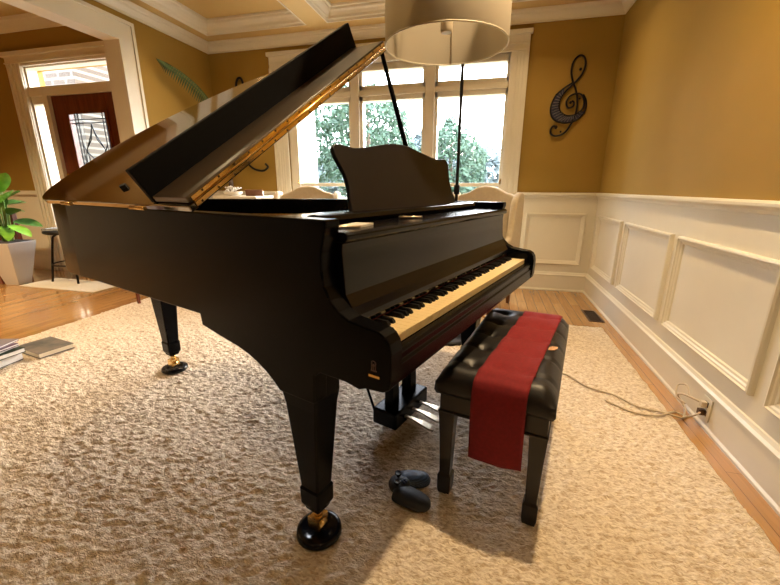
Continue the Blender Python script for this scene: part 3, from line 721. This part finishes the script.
for z_ in (zb,zb+.36): bm = nb(); tube(bm, [(sx+(r0-.001)*cos(2*pi*k_/48),sy+(r0-.001)*sin(2*pi*k_/48),z_) for k_ in range(48)], .0035, 6, closed=True); obj('shade_ring', bm, M['cream'], lamp)
bm = nb()
for k_ in range(3):
    a = 2*pi*k_/3+.4; tube(bm, [(sx,sy,zb+.17),(sx+r0*cos(a),sy+r0*sin(a),zb+.35)], .003, 5)
obj('shade_spider', bm, M['iron'], lamp)
bm = nb(); lathe(bm, [(.022,zb+.05),(.026,zb+.06),(.026,zb+.10),(.018,zb+.17)], (sx,sy,0), 16); obj('socket', bm, M['plug'], lamp)
bm = nb(); tube(bm, [(sx-.005,sy+r0-.004,zb+.003),(sx-.005,sy+r0-.004,zb+.358)], .0035, 5); obj('shade_seam', bm, M['plug'], lamp)

# ------------------------------------------------------------------ wall art: iron treble clef
def clefp(px_, py_):  # reference drawing units -> wall
    X = 540+px_*.188; Y = 40+py_*.188
    return Vector((.515+(X-550)*.00922, YB-.022, 2.326-(Y-56)*.00894))
clef = thing('treble_clef_ornament', 'black metal treble clef wall ornament with a crescent of piano keys', 'wall ornament', (0,0,0))
bm = nb()
st = [(100,462),(84,455),(70,472),(72,495),(92,510),(122,508),(150,490),(172,455),(188,415),(196,370),(194,320),(180,265),(158,215),(146,165),(152,115),(178,88),(204,98),(214,135),(204,180),(180,215),(150,245)]
tube(bm, spline([clefp(*p) for p in st],6), .0095, 8)
tube(bm, spline([clefp(*p) for p in [(150,245),(115,285),(100,330),(110,375),(145,400),(190,398),(225,370),(232,330),(212,292),(180,285),(150,300),(138,330),(150,358),(175,352),(178,330),(165,322)]],6), .009, 8)
tube(bm, spline([clefp(*p) for p in [(165,222),(120,250),(78,290),(58,345),(64,395),(98,430),(150,440),(205,425),(240,380),(242,330),(222,290)]],6), .0075, 8)
obj('scroll', bm, M['iron'], clef)
bm = nb(); o_ = spline([clefp(*p) for p in [(120,250),(78,290),(58,345),(64,395),(98,430),(150,440),(205,425),(240,380)]],6); i_ = spline([clefp(*p) for p in [(118,282),(104,305),(98,340),(108,375),(142,402),(168,405),(190,400),(215,382)]],6)
A = [[bm.verts.new(p+Vector((0,d,0))) for p in q] for d in (-.004,.004) for q in (o_,i_)]
for a in range(len(o_)-1):
    bm.faces.new((A[0][a],A[0][a+1],A[1][a+1],A[1][a])); bm.faces.new((A[2][a],A[3][a],A[3][a+1],A[2][a+1]))
    bm.faces.new((A[0][a],A[2][a],A[2][a+1],A[0][a+1])); bm.faces.new((A[1][a],A[1][a+1],A[3][a+1],A[3][a]))
M['keybar'] = mat('grey_enamel', (.16,.15,.15), .5)
M['keyband'] = mat('navy_enamel', (.03,.03,.06), .35)
obj('keyboard_band', bm, M['keyband'], clef)
bm = nb()
for a in range(2,len(o_)-2,2): tube(bm, [i_[a]+Vector((0,-.006,0)), i_[a].lerp(o_[a],.85)+Vector((0,-.006,0))], .0035, 5)
obj('keyboard_bars', bm, M['keybar'], clef)
for p, r2 in (((97,462),.018),((125,488),.010),((192,158),.014),((160,330),.013),((82,285),.012),((236,388),.012),((205,312),.010)):
    bm = nb(); c2 = clefp(*p); lathe(bm, [(.001,-r2),(r2*.7,-r2*.7),(r2,0),(r2*.7,r2*.7),(.001,r2)], c2, 10); obj('bead', bm, M['iron'], clef)
bm = nb()
for p in ((150,245),(150,440)): c2 = clefp(*p); tube(bm, [c2, c2+Vector((0,.023,0))], .004, 6)
obj('mount_pin', bm, M['iron'], clef)

# wall sconce scroll
sc_ = thing('candle_sconce', 'curled black iron candle sconce on the gold wall left of the window', 'sconce', (-2.98,YB-.02,0))
bm = nb(); tube(bm, spline([(-.05,0,2.15),(-.05,-.01,2.27),(-.03,-.01,2.33),(0,-.01,2.35),(.03,-.01,2.33),(.045,-.01,2.25),(.03,-.01,2.0),(-.05,-.01,1.7),(-.02,-.01,1.45),(.08,-.01,1.33),(.22,-.02,1.30),(.30,-.03,1.34),(.27,-.03,1.38)],8), .013, 8); obj('scroll', bm, M['iron'], sc_)
bm = nb(); tube(bm, spline([(0,0,1.62),(.02,-.08,1.58),(.02,-.12,1.66)],6), .010, 8); lathe(bm, [(.01,1.64),(.045,1.66),(.05,1.68),(.04,1.675)], (.02,-.12,0), 16); obj('candle_cup', bm, M['iron'], sc_)
bm = nb(); lathe(bm, [(.028,1.675),(.028,1.80),(.003,1.802)], (.02,-.12,0), 16); obj('candle', bm, M['candle'], sc_)

# ------------------------------------------------------------------ palm in the corner
palm = thing('potted_palm', 'tall potted palm in the left back corner with an arching frond', 'plant', (-3.04,4.12,0))
bm = nb(); lathe(bm, [(.13,0),(.17,.05),(.20,.30),(.21,.34),(.19,.34),(.17,.29),(.001,.28)], (0,0,0), 24); obj('pot', bm, M['terracotta'], palm)
bm = nb(); tube(bm, spline([(0,0,.28),(.02,-.01,.8),(-.01,0,1.35)],6), [.03]*6+[.026]*7, 8); obj('trunk', bm, M['bark'], palm)
def frond(pts, ln, n_=22, droop=.9):
    path = spline([Vector(p) for p in pts], 8)
    bm = nb(); tube(bm, path, [.008*(1-i/len(path)*.8) for i in range(len(path))], 5)
    for i in range(6, len(path)):
        f = i/len(path); p = path[i]; d = (path[min(i+1,len(path)-1)]-path[i-1]).normalized(); s = d.cross(Vector((0,0,1))).normalized()
        w_ = ln*math.sin(pi*min(1,f*.92+.08))**.6*(1 if f < .8 else (1-f)*4+.2)
        for sg in (-1,1):
            dirv = (s*sg*.75+d*.45+Vector((0,0,-droop))).normalized(); e = p+dirv*w_; mdl = p+dirv*w_*.5+Vector((0,0,.012))
            wv = d*.011
            vs = [bm.verts.new(q) for q in (p-wv*.5,mdl-wv,e,mdl+wv,p+wv*.5)]; bm.faces.new(vs)
    obj('frond', bm, M['palm'], palm, recalc=False)
frond([(0,0,1.35),(-.08,-.02,1.75),(-.13,-.02,2.0),(-.17,-.12,2.15),(-.21,-.30,2.26),(-.25,-.48,2.32),(-.27,-.58,2.33)], .15, droop=1.6)
frond([(0,0,1.35),(.0,-.12,1.62),(-.03,-.30,1.72),(-.05,-.46,1.62)], .18)
frond([(0,0,1.35),(.08,-.02,1.55),(.22,-.06,1.58),(.34,-.10,1.45)], .16)
frond([(0,0,1.35),(-.02,.06,1.6),(-.08,.14,1.7),(-.14,.18,1.6)], .10)

# ------------------------------------------------------------------ wing chairs by the window
def wing_chair(label, loc, rz):
    t = thing('wingback_chair', label, 'armchair', loc, rz, 'cream wingback chairs by the window')
    # faces -y locally
    hb = spline([(-.27,0,0),(-.28,.30,0),(-.285,.56,0),(-.26,.615,0),(-.18,.64,0),(-.09,.685,0),(0,.70,0)],5)
    prof = [(v.x,v.y+.42) for v in hb]; prof = prof+[(-x,z) for x,z in prof[::-1][1:]]
    bm = nb(); prism(bm, prof, .24,.34,'y'); bk = obj('backrest', bm, M['upholstery'], t, bevel=.03, seg=4)
    for s in (-1,1):
        wp = [(v.x,v.y) for v in spline([(.33,.40,0),(.35,.80,0),(.34,1.02,0),(.30,1.06,0),(.20,1.05,0),(.12,.98,0),(.09,.86,0),(.06,.72,0),(.02,.66,0),(-.2,.64,0),(-.30,.62,0),(-.31,.52,0),(-.29,.40,0)],4)]
        bm = nb(); prism(bm, wp, s*.285,s*.345,'x'); obj('wing_arm', bm, M['upholstery'], t, bevel=.025, seg=4)
    bm = nb(); box(bm, -.283,.283,-.30,.25,.38,.50); obj('seat', bm, M['upholstery'], t, bevel=.035, seg=4)
    bm = nb(); box(bm, -.34,.34,-.29,.33,.26,.40); obj('frame', bm, M['upholstery'], t, bevel=.015)
    for x_ in (-.29,.29):
        for y_ in (-.24,.28):
            bm = nb(); taper(bm, x_,y_, [(0,.014,.014),(.27,.026,.026)]); obj('leg', bm, M['legwood'], t)
wing_chair('cream wingback chair by the window seen left of the music desk', (-1.84,3.60,0), radians(14))
wing_chair('cream wingback chair in front of the right window pane', (-.13,3.62,0), radians(-20))
bm = nb(); 
pts = [(sin(a)*.17*(1+.12*cos(4*a)), cos(a)*.17*(1+.12*cos(4*a))) for a in [i*pi/14 for i in range(28)]]
# side table with flowers left of the chairs
ct = thing('console_table', 'dark wooden table behind the tail of the piano', 'table', (-3.00,2.95,0))
bm = nb(); box(bm, -.22,.22,-.20,.20,.60,.63); obj('tabletop', bm, M['mahogany'], ct, bevel=.004)
for x_ in (-.20,.20):
    for y_ in (-.18,.18): bm = nb(); taper(bm, x_,y_, [(RZ if y_ < 5 else 0,.010,.010),(.60,.018,.018)]); obj('leg', bm, M['mahogany'], ct)
tb = thing('side_table', 'small white side table against the gold wall left of the window', 'table', (-2.60,3.75,0))
bm = nb(); box(bm, -.26,.26,-.20,.20,.985,1.01); obj('tabletop', bm, M['white'], tb, bevel=.004)
for x_ in (-.23,.23):
    for y_ in (-.17,.17): bm = nb(); taper(bm, x_,y_, [(0,.014,.014),(.985,.020,.020)]); obj('leg', bm, M['white'], tb)
fb = thing('flower_bowl', 'low bowl of white flowers on the small white side table', 'flowers', (-2.73,3.72,1.01))
bm = nb(); lathe(bm, [(.05,0),(.09,.02),(.10,.045),(.09,.045),(.001,.03)], (0,0,0), 20); obj('bowl', bm, M['white'], fb)
bm = nb()
for _ in range(60):
    a = random.uniform(0,6.28); r2 = random.uniform(0,.10); c2 = (r2*cos(a), r2*sin(a), .05+random.uniform(0,.05)); lathe(bm, [(.001,-.010),(.012,0),(.001,.010)], c2, 6)
obj('blossoms', bm, M['pillow'], fb)
bk = thing('picture_book', 'pale book standing open on the small white side table', 'book', (-2.48,3.74,1.01), .3)
bm = nb(); box(bm, -.09,.09,-.004,.016,0,.065, 0, Matrix.Rotation(.3,4,'X')); obj('cover', bm, M['legwood'], bk); bm = nb(); box(bm, -.088,.088,.004,.030,.003,.060, 0, Matrix.Rotation(-.3,4,'X')); obj('pages', bm, M['paper'], bk)

# ------------------------------------------------------------------ foyer things
mt = nb(); box(mt, -.55,.55,-.20,.20,0,.012); o = obj('door_mat', mt, M['doormat'], loc=(-4.60,3.20,0), bevel=.004); tag(o, 'pale rectangular mat on the wood floor before the front door', 'mat')
pt = thing('potted_plant', 'leafy green plant in a tall tapered white planter', 'plant', (-5.30,3.10,0), radians(12)); pt.scale = (.92,.92,.95)
bm = nb(); taper(bm, 0,0, [(0,.085,.085),(.52,.185,.185)]); taper(bm, 0,0, [(.49,.17,.17),(.50,.17,.17)]); obj('planter', bm, M['planter'], pt, bevel=.006)
bm = nb(); box(bm, -.17,.17,-.17,.17,.515,.525); obj('soil', bm, M['soil'], pt)
def big_leaf(base, tip, w_, mm, sag=.05):
    a, b2 = Vector(base), Vector(tip); d = b2-a; s = d.cross(Vector((0,0,1))).normalized(); bm = nb(); L1 = []; 
    tilt = Vector((0,0,1))*random.uniform(-.5,.5)
    s = (s+tilt).normalized(); n_ = 9; rows = []
    for i in range(n_+1):
        f = i/n_; p = a.lerp(b2,f)+Vector((0,0,-sag*f*f)); q = w_*sin(pi*min(1,.08+f*.92))**.75
        rows.append([bm.verts.new(p+s*q*c+Vector((0,0,.18*q*abs(c)))) for c in (-1,-.5,0,.5,1)])
    for r1_, r2_ in zip(rows, rows[1:]):
        for i in range(4): bm.faces.new((r1_[i],r1_[i+1],r2_[i+1],r2_[i])).smooth = True
    obj('leaf', bm, mm, pt, recalc=False)
for (bx,by,bz),(tx_,ty_,tz_),w_,mm in [((.08,.0,1.10),(.26,-.06,1.36),.075,'leaf'),((-.04,.05,1.05),(-.16,.1,1.28),.07,'leafdark'),((.05,.05,1.0),(.2,.12,1.15),.07,'leafdark'),((-.1,-.05,.95),(-.3,-.1,1.08),.075,'leafdark'),((.0,-.1,.98),(.04,-.3,1.12),.07,'leafdark'),((.1,.0,.84),(.30,-.05,.96),.07,'leafdark'),((.05,0,.98),(.30,-.10,1.16),.085,'leaf'),((-.05,.02,.92),(-.20,.06,1.12),.08,'leafdark'),((.10,-.02,.72),(.44,-.12,.64),.075,'leaf'),((.08,.06,.76),(.40,.10,.74),.07,'leafdark'),((0,-.08,.82),(-.16,-.30,.78),.08,'leafdark'),((-.05,0,.84),(-.34,-.02,.84),.08,'leafdark'),((.02,.05,.95),(.10,.26,1.02),.08,'leafdark'),((0,-.05,.88),(.14,-.26,.90),.075,'leafdark'),((.03,0,.70),(.22,-.20,.60),.07,'leaf'),((-.02,-.04,.78),(-.24,-.16,.66),.07,'leaf'),((.02,.02,.92),(.05,-.02,1.10),.07,'leafdark'),((.06,.02,.86),(.26,.05,.92),.07,'leafdark')]:
    big_leaf((bx,by,bz),(tx_,ty_,tz_),w_,M[mm])
    bm = nb(); tube(bm, spline([(bx*.4,by*.4,.52),(bx*.7,by*.7,(.52+bz)/2),(bx,by,bz)],4), .009, 6); obj('stem', bm, M['stem'], pt)
stl = thing('metal_stool', 'low dark metal stool with round footrest behind the planter', 'stool', (-4.78,3.44,0)); stl.scale = (1.2,1.2,1.0)
bm = nb(); lathe(bm, [(.02,.575),(.21,.575),(.225,.585),(.225,.605),(.21,.615),(.001,.615)], (0,0,0), 32); obj('seat', bm, M['iron'], stl)
for k_ in range(4):
    a = pi/4+k_*pi/2; bm = nb(); tube(bm, spline([(.06*cos(a),.06*sin(a),.572),(.14*cos(a),.14*sin(a),.55),(.17*cos(a),.17*sin(a),.46),(.235*cos(a),.235*sin(a),.005)],6), .010, 8); obj('leg', bm, M['iron'], stl)
bm = nb(); tube(bm, [(.205*cos(2*pi*k_/32),.205*sin(2*pi*k_/32),.22) for k_ in range(32)], .008, 6, closed=True); obj('footrest', bm, M['iron'], stl)
def book(name, label, loc, rz, w_, d_, h_, cov, grp=None, pages='paper'):
    t = thing(name, label, 'book', loc, rz, grp)
    bm = nb(); box(bm, -w_/2,w_/2,-d_/2,d_/2,0,.003); box(bm, -w_/2,w_/2,-d_/2,d_/2,h_-.003,h_); box(bm, -w_/2,-w_/2+.003,-d_/2,d_/2,.003,h_-.003); obj('cover', bm, cov, t)
    bm = nb(); box(bm, -w_/2+.0035,w_/2-.004,-d_/2+.004,d_/2-.004,.0035,h_-.0035); obj('pages', bm, M[pages], t)
M['stripe'] = noisy(mat('blue_white_print', (.02,.03,.06), .4), (.5,.55,.6), 14., stretch=(8,1,1))
book('magazine', 'dark magazine with blue and white stripes on the metal stool', (-4.86,3.38,.615), .5,.28,.21,.020,M['stripe'])
book('hardback', 'brown hardback beneath the blue box on the metal stool', (-4.74,3.50,.615), -.3,.20,.16,.12,M['legwood'])
bm = nb(); box(bm, -.05,.05,-.05,.05,0,.11); bxo = tag(obj('gift_box', bm, [M['bluecov']], loc=(-4.72,3.49,.735), bevel=.004), 'small navy blue box on top of the brown hardback', 'box')
st2 = thing('plant_stand', 'dark wooden stand at the left edge beside the white planter', 'stand', (-5.62,3.18,0))
bm = nb(); box(bm, -.18,.18,-.16,.16,.80,.84); obj('top', bm, M['mahogany'], st2, bevel=.004)
for x_ in (-.15,.15):
    for y_ in (-.13,.13):
        bm2 = nb(); taper(bm2, x_,y_, [(0,.030,.030),(.80,.022,.022)]); obj('leg', bm2, M['mahogany'], st2)
bm = nb(); lathe(bm, [(.05,0),(.075,.05),(.08,.12),(.06,.18),(.05,.20),(.042,.19),(.001,.18)], (0,0,0), 20)
tag(obj('teal_vase', bm, M['teal'], loc=(-5.52,3.14,.84)), 'teal vase on the dark stand at the left edge', 'vase')

# books on the rug at left
stack = [('black thick book at the bottom of the stack on the rug',.055,M['rubber'],.1,0,0),('dark green book second from the bottom of the rug stack',.030,mat('dark_green_cover',(.012,.028,.016),.4),.0,.02,.01),
         ('white paperback in the middle of the stack on the rug',.012,M['paper'],.25,-.01,.0),('plum magazine second from the top of the rug stack',.016,mat('plum_cover',(.07,.02,.05),.35),.12,.0,-.01),('grey glossy magazine on top of the stack on the rug',.012,mat('grey_glossy_cover',(.25,.22,.24),.25),.3,-.02,.01)]
z_ = RZ+.002
for lab, h_, cv, rr_, dx, dy in stack:
    book('paperback', lab, (-2.95+dx,1.45+dy,z_), rr_+pi/2,.26,.22,h_,cv,'books stacked on the rug'); z_ += h_
book('hardback', 'grey-covered hardback lying alone on the rug', (-2.88,1.735,RZ+.003), radians(-10),.29,.20,.034,M['bookcov'],None,'candle')

# outlet, cord, vent
ol = thing('wall_outlet', 'ivory outlet set in the white baseboard of the right wall', 'outlet', (XR-.022,1.90,.10))
bm = nb(); box(bm, -.005,0,-.035,.035,-.055,.055); obj('cover_plate', bm, M['cream'], ol, bevel=.002)
for z1_ in (-.022,.022): bm = nb(); box(bm, -.0065,-.004,-.014,.014,z1_-.013,z1_+.013); obj('socket', bm, M['ventm'], ol)
cd = thing('power_cord', 'tan power cord trailing across the rug to the wall outlet', 'cord', (0,0,0))
g = RZ+.006
def cordrun(pts, r2=.0048, nm='cable'): bm = nb(); tube(bm, spline([Vector(p) for p in pts],8), r2, 6); obj(nm, bm, M['cord'], cd)
cordrun([(1.042,1.90,.122),(1.02,1.93,.125),(1.0,2.0,.11),(1.01,2.06,.07),(1.03,2.02,.03),(1.0,1.95,.008),(.965,1.93,.02),(.90,1.94,g),(.80,1.97,g),(.72,2.06,g),(.60,2.12,g),(.52,2.24,g),(.44,2.26,g),(.36,2.35,g)])
cordrun([(1.042,1.905,.078),(1.01,1.88,.07),(.99,1.93,.02),(1.02,1.97,.006),(.985,2.0,.006),(.95,1.955,g),(.86,1.90,g),(.76,1.905,g),(.70,1.95,g),(.66,1.99,g)])
cordrun([(1.02,1.98,.11),(1.03,2.04,.14),(1.01,2.08,.12),(.99,2.03,.08),(1.01,1.98,.07)], .004, 'cable')
bm = nb(); box(bm, 1.028,1.052,1.888,1.912,.108,.136); obj('plug', bm, M['plug'], cd, bevel=.003)
bm = nb(); box(bm, 1.028,1.052,1.893,1.917,.064,.092); obj('plug', bm, M['ventm'], cd, bevel=.003)
vt = thing('floor_vent', 'bronze floor vent in the wood floor by the right wall', 'vent', (.955,3.55,.0))
bm = nb(); box(bm, -.06,.06,-.16,-.145,0,.005); box(bm, -.06,.06,.145,.16,0,.005); box(bm, -.06,-.045,-.16,.16,0,.005); box(bm, .045,.06,-.16,.16,0,.005); obj('frame', bm, M['ventm'], vt)
bm = nb(); box(bm, -.045,.045,-.145,.145,.0005,.0015); obj('duct_shade', bm, M['voidm'], vt)  # thin black sheet painted as the shade below the slats
for i in range(9): bm = nb(); box(bm, -.045,.045,-.135+i*.0325,-.127+i*.0325,.0015,.0045); obj('slat', bm, M['ventm'], vt)
ol2 = thing('wall_outlet', 'ivory outlet on the back wall baseboard behind the piano', 'outlet', (.38,YB-.020,.10))
bm = nb(); box(bm, -.06,.06,-.005,0,-.04,.04); obj('cover_plate', bm, M['white'], ol2, bevel=.002)
for x_ in (-.025,.025): bm = nb(); box(bm, x_-.013,x_+.013,-.0065,-.004,-.014,.014); obj('socket', bm, M['plug'], ol2)

# ------------------------------------------------------------------ lights
def can(x, y, label, power, size=.09, z=ZP):
    t = thing('recessed_light', label, 'ceiling light', (x,y,z-.004), 0, 'recessed ceiling lights')
    bm = nb(); lathe(bm, [(.055,0),(.075,0),(.078,.003),(.055,.003)], (0,0,0), 24, cap=False); obj('trim_ring', bm, M['white'], t)
    bm = nb(); lathe(bm, [(.055,.001),(.055,.002)], (0,0,0), 24); obj('diffuser', bm, M['lamp'], t)
    l = bpy.data.lights.new('can_light','AREA'); l.shape = 'DISK'; l.size = size; l.energy = power; l.color = (1,.72,.40); l.spread = radians(120)
    o = bpy.data.objects.new('can_light', l); C.objects.link(o); o.parent = t; o.location = (0,0,-.008)
CANW = 9
for x, y, lb, p in ((.40,1.66,'recessed light in the coffer above the bench',3.4),(-1.15,2.14,'recessed light in the coffer above the piano lid',.5),(-2.6,2.14,'recessed light in the coffer beside the foyer opening',1.1),
                    (.30,3.59,'recessed light in the back right coffer',.9),(-2.6,3.59,'recessed light in the back left coffer',.8),(.30,-.5,'recessed light in the near right coffer',.45),(-1.15,-.4,'recessed light in the near middle coffer',.3),(-2.6,-.2,'recessed light in the near left coffer',.35)):
    can(x, y, lb, CANW*p)
can(-5.0,1.6,'added unseen fill light in the foyer ceiling',CANW*9,z=2.95)  # added out of view to brighten the foyer walls
# window and door portals guide the daylight through the real openings
def portal(loc, rot, sx, sy):
    l = bpy.data.lights.new('daylight_portal','AREA'); l.shape = 'RECTANGLE'; l.size = sx; l.size_y = sy; l.cycles.is_portal = True
    o = bpy.data.objects.new('daylight_portal', l); C.objects.link(o); o.location = loc; o.rotation_euler = rot
portal(((WX0+WX1)/2,YB+.17,(WZ0+WZ1)/2), (radians(-90),0,0), WX1-WX0, WZ1-WZ0)
portal(((DX0+DX1)/2,FD+.17,1.3), (radians(-90),0,0), DX1-DX0, 2.4)
sun = bpy.data.lights.new('sun','SUN'); sun.energy = 2; sun.angle = radians(1); sun.color = (1,.93,.82)
so = bpy.data.objects.new('sun', sun); C.objects.link(so); so.rotation_euler = Vector((.35,.85,-.62)).to_track_quat('-Z','Y').to_euler()
w = bpy.data.worlds.new('sky'); bpy.context.scene.world = w; w.use_nodes = True; N = w.node_tree.nodes; L = w.node_tree.links
bg = N['Background']; sk = N.new('ShaderNodeTexSky'); sk.sky_type = 'NISHITA'; sk.sun_disc = False; sk.sun_elevation = radians(30); sk.sun_rotation = radians(25); sk.dust_density = 3; sk.air_density = 1
mxw = N.new('ShaderNodeMix'); mxw.data_type = 'RGBA'; mxw.inputs[0].default_value = .55; mxw.inputs[7].default_value = (7.,7.6,8.6,1)
L.new(sk.outputs[0], mxw.inputs[6]); L.new(mxw.outputs[2], bg.inputs[0]); bg.inputs[1].default_value = 2.75

# ------------------------------------------------------------------ camera
cam = bpy.data.cameras.new('camera'); co = bpy.data.objects.new('camera', cam); C.objects.link(co)
yaw, pitch, roll = .251, .27, .003
fwd = Vector((-sin(yaw)*cos(pitch), cos(yaw)*cos(pitch), -sin(pitch))); right = Vector((cos(yaw),sin(yaw),0)); up = right.cross(fwd)
r2v = right*cos(roll)+up*sin(roll); u2v = -right*sin(roll)+up*cos(roll)
co.matrix_world = Matrix(((r2v.x,u2v.x,-fwd.x,0),(r2v.y,u2v.y,-fwd.y,0),(r2v.z,u2v.z,-fwd.z,1.1),(0,0,0,1)))
cam.sensor_width = 36; cam.lens = 36*378.4/780; cam.clip_start = .02; cam.clip_end = 300
S = bpy.context.scene; S.camera = co
S.view_settings.view_transform = 'Standard'; S.view_settings.look = 'None'; S.view_settings.gamma = 1; S.view_settings.exposure = 0.03
S.cycles.use_denoising = True; S.cycles.max_bounces = 10; S.cycles.diffuse_bounces = 5; S.cycles.glossy_bounces = 5; S.cycles.transparent_max_bounces = 12
S.cycles.sample_clamp_indirect = 8
